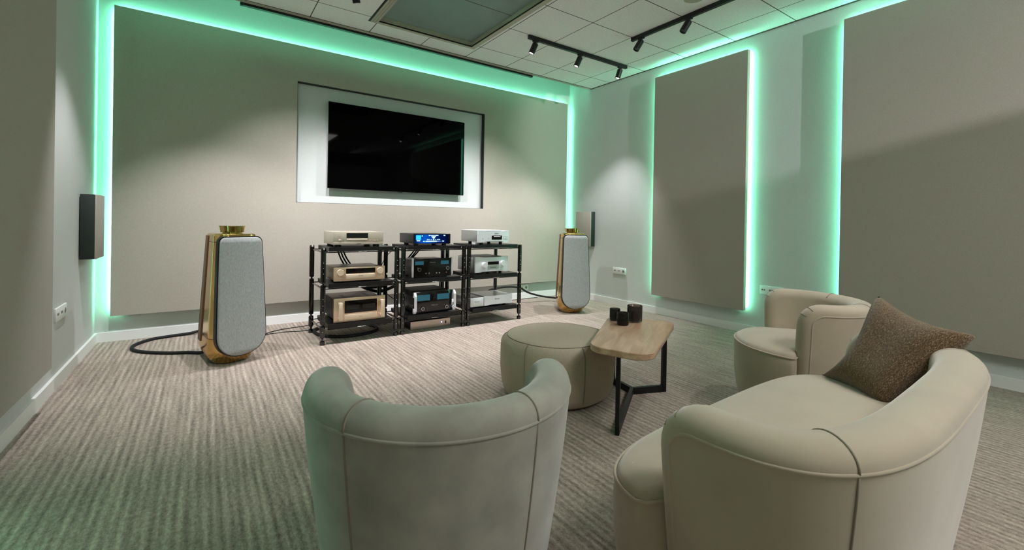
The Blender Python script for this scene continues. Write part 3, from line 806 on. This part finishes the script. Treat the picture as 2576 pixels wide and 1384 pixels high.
# ------------------------------------------------------------------ cables
def cable(label, pts, rad, closed=False, name='cable', grp=None, m='rubber'):
    bm = bmesh.new(); tube(bm, catmull(pts, 8, closed), rad, 8, closed)
    o = mesh_obj(name, bm, MT[m], None, smooth=True); return tag(o, label, 'cable', grp)
cable('thick black cable looping on the carpet left of the left gold speaker', [(.86, -.96, .07), (.80, -.90, .02), (.70, -.82, .014), (.55, -.745, .014), (.38, -.60, .014), (.305, -.45, .014), (.32, -.30, .014), (.42, -.16, .014), (.56, -.11, .014), (.72, -.09, .02), (.82, -.06, .05), (.86, -.03, .12)], .0135)
cable('black cable sagging from the right rack to the right gold speaker', [(3.70, -.735, .235), (3.86, -.50, .262), (4.2, -.38, .262), (4.44, -.35, .23), (4.60, -.35, .15), (4.82, -.36, .085), (5.0, -.42, .055), (4.95, -.70, .08), (4.80, -.86, .13)], .013)
cable('coiled black cable ring on the carpet under the left rack', [(1.735, -.55, .014), (1.75, -.80, .014), (1.90, -.945, .014), (2.10, -.955, .014), (2.27, -.86, .014), (2.30, -.66, .014), (2.18, -.46, .014), (1.92, -.40, .014)], .016, True)
cable('thin grey wire from the left gold speaker to the left rack, upper one', [(1.10, -.86, .02), (1.28, -.47, .006), (1.45, -.32, .006), (1.755, -.25, .006), (1.95, -.22, .05)], .004, m='dchrome')
cable('thin grey wire from the left gold speaker to the left rack, lower one', [(1.10, -.90, .02), (1.28, -.50, .006), (1.45, -.44, .006), (1.69, -.48, .006), (1.95, -.36, .03)], .004, m='dchrome')
for i, (x, dx) in enumerate(((1.93, .08), (1.955, .09), (1.98, .10))):
    cable('black cables hanging behind the left rack under its top shelf', [(x, -.62, .84), (x + dx * .5, -.60, .74), (x + dx, -.62, .66)], .008, grp='hanging cables behind the left rack')
for i, (x, dx) in enumerate(((2.80, -.12), (2.83, -.12), (2.86, -.13))):
    cable('black cables slanting behind the middle rack under its top shelf', [(x, -.62, .86), (x + dx * .4, -.60, .78), (x + dx, -.64, .72)], .008, grp='slanting cables behind the middle rack')
cable('black cable behind the lower half of the left rack', [(2.05, -.55, .52), (2.2, -.52, .43), (2.42, -.50, .40), (2.56, -.52, .46), (2.6, -.55, .50)], .014)
cable('black cable bundle sagging between the left and middle racks', [(2.12, -.50, .48), (2.3, -.48, .38), (2.45, -.47, .35), (2.62, -.52, .42)], .018)
cable('thin wire hanging in the gap between left and middle racks', [(2.44, -.55, .86), (2.40, -.50, .66), (2.42, -.48, .42), (2.52, -.50, .30), (2.6, -.52, .24)], .004)
cable('thin wire crossing from the middle rack to the left rack', [(2.62, -.55, .86), (2.5, -.50, .76), (2.42, -.50, .62)], .004)
cable('black cable hanging straight behind the right rack', [(3.50, -.60, .84), (3.50, -.58, .70)], .009)
cable('black cable hanging behind the right rack above the two-part unit', [(3.44, -.60, .51), (3.42, -.58, .38), (3.40, -.60, .28)], .009)
cable('black cable drooping between the middle and right racks', [(3.08, -.63, .852), (3.17, -.52, .72), (3.185, -.44, .5), (3.17, -.43, .25), (3.12, -.46, .01)], .010)
cable('thin grey wire on the carpet by the back wall right of the racks', [(3.95, -.40, .006), (4.3, -.10, .006), (4.7, -.06, .006), (5.0, -.05, .006)], .004, m='dchrome')

# ================================================================== upholstery
def resample(P, n):
    L = [0]
    for a, b in zip(P, P[1:]): L.append(L[-1] + (b - a).length)
    out = []; j = 0
    for k in range(n + 1):
        s = L[-1] * k / n
        while j < len(L) - 2 and L[j + 1] < s: j += 1
        t = (s - L[j]) / max(1e-9, L[j + 1] - L[j]); out.append(P[j].lerp(P[j + 1], min(1, max(0, t))))
    return out, L[-1]

def tub_seat(name, label, cat, loc, rz, m, a, b, yf, ex, fl, t, rr, h_back, h_arm, z0, taper, corner, seams, seat, grp, z_seat=.40, crown=.03, K=56):
    r = root(name, label, cat, loc, rz, group=grp)
    # centre line of the wall, from the right arm front round the back to the left arm front
    P = [Vector((a, yf - (yf) * k / 6)) for k in range(6)]
    for k in range(33):
        th = -PI * k / 32; c, s_ = math.cos(th), math.sin(th)
        P.append(Vector((a * math.copysign(abs(c) ** (2 / ex), c), b * math.copysign(abs(s_) ** (2 / ex), s_))))
    P += [Vector((-a, yf * k / 6)) for k in range(1, 7)]
    for v in P: v.x *= 1 + fl * (v.y + b)
    NS = 240; Q, L = resample(P, NS)
    def at(s):
        u = min(NS, max(0, s / L * NS)); i = min(NS - 1, int(u)); p = Q[i].lerp(Q[i + 1], u - i)
        i0, i1 = max(0, i - 5), min(NS, i + 6); d = (Q[i1] - Q[i0]).normalized(); return p, Vector((-d.y, d.x)) * -1
    # outward normal check
    p_, n_ = at(L / 2)
    sgn = 1 if n_.y < 0 else -1
    def rim(s):
        x = abs(s / L - .5) * 2; x = min(1, max(0, (x - .25) / .65)); x = x * x * (3 - 2 * x); return h_back + (h_arm - h_back) * x
    def pos(s, z, n):
        p, nn = at(s); nn = nn * sgn
        hz = rim(s); f = (z - z0) / (h_back - z0)
        zz = z0 + f * (hz - z0)
        q = p + nn * (n - taper * (1 - f) ** 1.3)
        return Vector((q.x, q.y, zz))
    Mv, A = 8, 8
    def outline(e):
        rc = max(.004, corner - e); Ht = h_back; o = []
        for k in range(Mv): o.append((e, z0 + (Ht - e - rc - z0) * k / Mv))
        for k in range(A + 1): g = PI / 2 * k / A; o.append((e + rc - rc * math.cos(g), Ht - e - rc + rc * math.sin(g)))
        for k in range(1, K): o.append((e + rc + (L - 2 * e - 2 * rc) * k / K, Ht - e))
        for k in range(A + 1): g = PI / 2 * (1 - k / A); o.append((L - (e + rc - rc * math.cos(g)), Ht - e - rc + rc * math.sin(g)))
        for k in range(Mv - 1, -1, -1): o.append((L - e, z0 + (Ht - e - rc - z0) * k / Mv))
        return o
    bm = bmesh.new(); rows = []
    TH = 14
    for i in range(TH + 1):
        th = PI / 2 - PI * i / TH
        rows.append([bm.verts.new(pos(s, z, t / 2 * math.sin(th))) for s, z in outline(rr * (1 - math.cos(th)))])
    for x, y in zip(rows, rows[1:]):
        for i in range(len(x) - 1): bm.faces.new((x[i], x[i + 1], y[i + 1], y[i]))
    def fill(row, e, n):
        o = outline(e); c0 = Mv + A // 2; c1 = len(o) - 1 - c0
        left = o[:c0 + 1]; right = o[c1:][::-1]; top = o[c0:c1 + 1]
        nr, ncol = len(left), len(top); grid = []
        for i in range(nr):
            v = i / (nr - 1); g = []
            for j in range(ncol):
                u = j / (ncol - 1)
                if i == nr - 1: g.append(row[c0 + j]); continue
                if j == 0: g.append(row[i]); continue
                if j == ncol - 1: g.append(row[len(o) - 1 - i]); continue
                l, r_, tp = left[i], right[i], top[j]; bt = (left[0][0] + (right[0][0] - left[0][0]) * u, z0)
                cs = (1 - u) * l[0] + u * r_[0] + (1 - v) * bt[0] + v * tp[0] - ((1 - u) * (1 - v) * left[0][0] + u * (1 - v) * right[0][0] + (1 - u) * v * top[0][0] + u * v * top[-1][0])
                cz = (1 - u) * l[1] + u * r_[1] + (1 - v) * bt[1] + v * tp[1] - ((1 - u) * (1 - v) * z0 + u * (1 - v) * z0 + (1 - u) * v * top[0][1] + u * v * top[-1][1])
                g.append(bm.verts.new(pos(cs, cz, n)))
            grid.append(g)
        for x, y in zip(grid, grid[1:]):
            for j in range(ncol - 1): bm.faces.new((x[j], x[j + 1], y[j + 1], y[j]))
    fill(rows[0], rr, t / 2); fill(rows[-1], rr, -t / 2)
    sh = mesh_obj('backrest', bm, m, r, smooth=True)
    # piping around the outer panel
    bm = bmesh.new(); tube(bm, [pos(s, z, t / 2 - .0012) for s, z in outline(rr + .002)], .0046, 8)
    mesh_obj('piping', bm, m, sh, smooth=True)
    for sf in seams:
        bm = bmesh.new(); s = sf * L
        pts = [pos(s, h_back - rr * (1 - math.cos(PI / 2 - PI * i / 16)), (t / 2 + .0002) * math.sin(PI / 2 - PI * i / 16)) for i in range(14)]
        tube(bm, pts, .0028, 6)
        tube(bm, [pos(s, z0 + (h_back - rr - z0) * k / 12, t / 2) for k in range(13)], .0028, 6)
        mesh_obj('seam', bm, MT['seam'], sh, smooth=True)
    # small pleats where the roll turns down at each arm front
    for s0 in (0, 1):
        bm = bmesh.new()
        for g in (.35, .62):
            gg = PI / 2 * g; pts = []
            for i in range(4, 11):
                th = PI / 2 - PI * i / 16; e = rr * (1 - math.cos(th)); rc = max(.004, corner - e)
                s = e + rc - rc * math.cos(gg); z = h_back - e - rc + rc * math.sin(gg)
                pts.append(pos(L - s if s0 else s, z, (t / 2 + .0004) * math.sin(th)))
            tube(bm, pts, .0016, 6)
        mesh_obj('pleat', bm, MT['seam'], sh, smooth=True)
    # seat
    sa, sb, scy, se = seat
    def plan(off, k, z=.4):
        o = []
        tp = .02 + taper * (1 - z / h_back) ** 1.3 + off * .4; A_, B_ = a * (1 + fl * b) - tp, b - tp
        for x, y in superell(sa - off, sb - off, se, k, scy):
            u = min(1, max(0, (yf + .03 - y) / .06)); u = u * u * (3 - 2 * u)      # behind the arm fronts the seat stays inside the shell
            y = max(y, -B_ + .002)
            lim = A_ * (1 - (-y / B_) ** ex) ** (1 / ex) if y < 0 else A_
            if abs(x) > lim: x = math.copysign(abs(x) * (1 - u) + lim * u, x)
            o.append((x, y))
        return o
    bm = bmesh.new(); n = 96; prev = None
    zs = z_seat
    prof = [(.03, .05), (.07, .034), (.16, .014), (.26, .002), (zs - .06, .0), (zs - .02, .003), (zs, .012), (zs + .010, .026), (zs + .020, .06), (zs + .02 + crown * .6, .13), (zs + .02 + crown, .22)]
    for z, off in prof:
        ring = [bm.verts.new((x, y, z)) for x, y in plan(off, n, z)]
        if prev:
            for i in range(n): bm.faces.new((prev[i], prev[(i + 1) % n], ring[(i + 1) % n], ring[i]))
        prev = ring
    c = bm.verts.new((0, scy, zs + .022 + crown))
    for i in range(n): bm.faces.new((prev[i], prev[(i + 1) % n], c))
    st = mesh_obj('seat', bm, m, r, smooth=True)
    bm = bmesh.new(); tube(bm, [(x, y, z_seat - .012) for x, y in plan(.003, 110, z_seat)], .005, 8, True)
    mesh_obj('piping', bm, m, st, smooth=True)
    bm = bmesh.new(); prism(bm, plan(.12, 48, 0), 0, .032)
    mesh_obj('plinth', bm, MT['black'], r)
    return r
CH = dict(a=.3162, b=.3072, yf=.1032, ex=1.967, fl=.018, t=.113, rr=.0518, h_back=.7331, h_arm=.737, z0=.045, taper=.087, corner=.1141, seams=(.33, .67), seat=(.40, .40, -.06, 2.1), z_seat=.455, crown=.02, grp='velvet tub armchairs')
tub_seat('tub_armchair', 'grey-green velvet tub armchair seen from behind in the foreground', 'armchair', (1.3898, -4.2215, 0), -.432, MT['velvetg'], **CH)
tub_seat('tub_armchair', 'taupe velvet tub armchair beyond the sofa near the right wall', 'armchair', (3.7617, -4.181, 0), .6981, MT['velvet'], **CH)
tub_seat('curved_sofa', 'wide taupe velvet tub sofa in the right foreground with a brown cushion', 'sofa', (2.5268, -4.7319, 0), .041, MT['velvet'],
         a=.7169, b=.3228, yf=.0957, ex=3.53, fl=-.0758, t=.1391, rr=.0507, h_back=.7129, h_arm=.7059, z0=.045, taper=.0839, corner=.1188, seams=(.19, .81), seat=(.775, .365, -.02, 4.2), grp=None, z_seat=.435, crown=.025, K=90)

# cushion leaning in the far corner of the sofa
FUR = mat('brown_weave', (112, 90, 66), .95, spec=.1, sheen=.3)
nt = FUR.node_tree; L_ = nt.links.new; b_ = nt.nodes['Principled BSDF']
t_ = nt.nodes.new('ShaderNodeTexCoord'); mp_ = nt.nodes.new('ShaderNodeMapping'); mp_.inputs['Scale'].default_value = (420, 120, 300)
n1 = nt.nodes.new('ShaderNodeTexNoise'); n1.inputs['Scale'].default_value = 1; n1.inputs['Detail'].default_value = 3; n1.inputs['Roughness'].default_value = .7
cr_ = nt.nodes.new('ShaderNodeValToRGB'); L_(t_.outputs['Object'], mp_.inputs[0]); L_(mp_.outputs[0], n1.inputs['Vector']); L_(n1.outputs['Fac'], cr_.inputs[0])
e = cr_.color_ramp.elements; e[0].position = .30; e[0].color = (*lin((62, 48, 33)), 1); e[1].position = .74; e[1].color = (*lin((176, 153, 122)), 1)
q = e.new(.52); q.color = (*lin((100, 79, 56)), 1)
L_(cr_.outputs[0], b_.inputs['Base Color'])
bp_ = nt.nodes.new('ShaderNodeBump'); bp_.inputs['Strength'].default_value = .6; bp_.inputs['Distance'].default_value = .003; L_(n1.outputs['Fac'], bp_.inputs['Height']); L_(bp_.outputs[0], b_.inputs['Normal'])
def cushion(label, BL, BR, TR, TL, thick, n=26):
    BL, BR, TR, TL = map(Vector, (BL, BR, TR, TL)); c = (BL + BR + TR + TL) / 4
    ux = ((BR + TR) / 2 - (BL + TL) / 2).normalized(); uy = ((TL + TR) / 2 - (BL + BR) / 2); uy = (uy - ux * uy.dot(ux)).normalized(); uz = ux.cross(uy)
    Mx = Matrix((ux, uy, uz)).transposed().to_4x4(); Mx.translation = c; inv = Mx.inverted()
    bl, br, tr, tl = [inv @ v for v in (BL, BR, TR, TL)]
    bm = bmesh.new(); S = {}
    for side in (1, -1):
        for i in range(n + 1):
            for j in range(n + 1):
                if side == -1 and (i in (0, n) or j in (0, n)): S[(-1, i, j)] = S[(1, i, j)]; continue
                u, v = i / n, j / n; su, sv = 2 * u - 1, 2 * v - 1
                pu = .5 + (u - .5) * (1 - .085 * (1 - sv * sv)); pv = .5 + (v - .5) * (1 - .085 * (1 - su * su))
                p = (bl * (1 - pu) + br * pu) * (1 - pv) + (tl * (1 - pu) + tr * pu) * pv
                p.x += .075 * (1 - u) ** 2 * math.sin(PI * v ** .6) ** 1.3
                p.y -= .02 * v * math.sin(PI * u)
                p *= 1 - .05 * abs(su * sv) ** 8
                h = thick / 2 * ((1 - su ** 4) * (1 - sv ** 4)) ** .55
                h *= 1 + .10 * math.sin(5 * u + 3 * v) * (1 - su * su)
                S[(side, i, j)] = bm.verts.new(p + Vector((0, 0, side * h)))
        for i in range(n):
            for j in range(n): bm.faces.new((S[(side, i, j)], S[(side, i + 1, j)], S[(side, i + 1, j + 1)], S[(side, i, j + 1)]))
    o = mesh_obj('cushion', bm, FUR, None, smooth=True); o.matrix_world = Mx
    return tag(o, label, 'cushion')
cushion('brown woven cushion standing on the sofa seat against its far arm', (3.175, -4.515, .46), (2.965, -4.81, .46), (3.15, -5.04, .765), (3.315, -4.69, .855), .15)

# ------------------------------------------------------------------ pouf
PF = mat('herringbone_cloth', (180, 165, 147), .95, spec=.1, sheen=.1, noise=((300, 300, 300), .16, 2), bump=(300, .4, .002))
r = root('round_pouf', 'round beige cloth pouf partly under the oak side table', 'pouf', (2.80, -3.09, 0), math.radians(10))
bm = bmesh.new(); n = 96; prev = None; pl = lambda off: superell(.385 - off, .375 - off, 2.15, n)
for z, off in [(.015, .05), (.03, .03), (.08, .012), (.2, 0), (.32, .002), (.355, .010), (.38, .028), (.392, .048), (.398, .07), (.400, .10), (.402, .2), (.404, .3)]:
    ring = [bm.verts.new((x, y, z)) for x, y in pl(off)]
    if prev:
        for i in range(n): bm.faces.new((prev[i], prev[(i + 1) % n], ring[(i + 1) % n], ring[i]))
    else: bm.faces.new(ring)
    prev = ring
c = bm.verts.new((0, 0, .404))
for i in range(n): bm.faces.new((prev[i], prev[(i + 1) % n], c))
body = mesh_obj('body', bm, PF, r, smooth=True)
bm = bmesh.new(); tube(bm, [(x, y, .3905) for x, y in pl(.045)], .003, 6, True); mesh_obj('top_seam', bm, MT['seam'], body, smooth=True)
for k in (3, 18, 34, 50, 66, 82):
    bm = bmesh.new(); pts = []
    for z, off in [(.02, .045), (.08, .0115), (.2, -.0005), (.32, .0015), (.355, .0095), (.38, .0275), (.3905, .045)]: pts.append((*pl(off)[k], z))
    tube(bm, catmull(pts, 4), .0028, 6); mesh_obj('seam', bm, MT['seam'], body, smooth=True)
bm = bmesh.new(); prism(bm, superell(.30, .30, 2, 40), 0, .016); mesh_obj('base', bm, MT['black'], r)

# ------------------------------------------------------------------ side table
r = root('side_table', 'oak-topped side table on a black three-legged steel frame', 'table')
corners = [(2.586, -3.601), (2.722, -3.928), (3.554, -3.481), (3.273, -3.114)]
bm = bmesh.new(); P = round_poly(corners, [.11, .11, .08, .08], 12)
rg = []
for off, z in ((.004, .428), (0, .432), (0, .462), (.003, .4655)):
    cx = sum(p[0] for p in P) / len(P); cy = sum(p[1] for p in P) / len(P)
    rg.append([bm.verts.new((x + (cx - x) * off * 2.5, y + (cy - y) * off * 2.5, z)) for x, y in P])
for a_, b2 in zip(rg, rg[1:]):
    for i in range(len(P)): bm.faces.new((a_[i], a_[(i + 1) % len(P)], b2[(i + 1) % len(P)], b2[i]))
bm.faces.new(rg[0]); bm.faces.new(rg[-1])
top = mesh_obj('tabletop', bm, OAK, r, smooth=True, angle=30)
J = Vector((3.20, -3.40)); LEGS = [Vector((2.665, -3.752)), Vector((3.44, -3.49)), Vector((3.245, -3.175))]
for l in LEGS:
    d = (J - l).normalized(); nrm = Vector((-d.y, d.x)); hw = .011
    bm = bmesh.new(); q = [l + nrm * hw, l - nrm * hw, l - nrm * hw + d * .03, l + nrm * hw + d * .03]
    prism(bm, [tuple(v) for v in q], 0, .4285); lg = mesh_obj('leg', bm, MT['frame'], r)
    bm = bmesh.new(); q = [l + nrm * hw, l - nrm * hw, J - nrm * hw, J + nrm * hw]
    prism(bm, [tuple(v) for v in q], 0, .045); mesh_obj('base_bar', bm, MT['frame'], r)

# ------------------------------------------------------------------ glasses on the table
def cup(label, x, y, rad, h, name, fill=None):
    r = root(name, label, 'candle holder', (x, y, .4657), group='dark glass candle holders')
    bm = bmesh.new(); t = .004
    lathe(bm, [(rad * .90, 0), (rad * .97, .004), (rad, .012), (rad, h - .002), (rad - t / 2, h), (rad - t, h - .002), (rad - t, .014), (rad * .8, .01)], seg=36)
    mesh_obj('glass', bm, MT['glassd'] if not fill or fill < .05 else mat('grey_glass', (150, 138, 130), .04, trans=.92, ior=1.3), r, smooth=True, angle=60)
    if fill:
        bm = bmesh.new(); lathe(bm, [(rad - t - .001, .012), (rad - t - .001, fill)], seg=32); mesh_obj('wax', bm, MT['wax'], r)
        bm = bmesh.new(); cyl(bm, (0, 0, fill), .0012, .012, seg=6); mesh_obj('wick', bm, MT['black'], r)
    return r
cup('largest smoked glass candle jar at the back of the oak table', 3.300, -3.330, .052, .115, 'candle_jar', .085)
cup('small dark glass in front of the other two on the oak table', 3.15, -3.355, .04, .085, 'small_glass', .04)
cup('small dark glass half hidden behind the front one on the oak table', 3.215, -3.225, .037, .083, 'small_glass', .04)
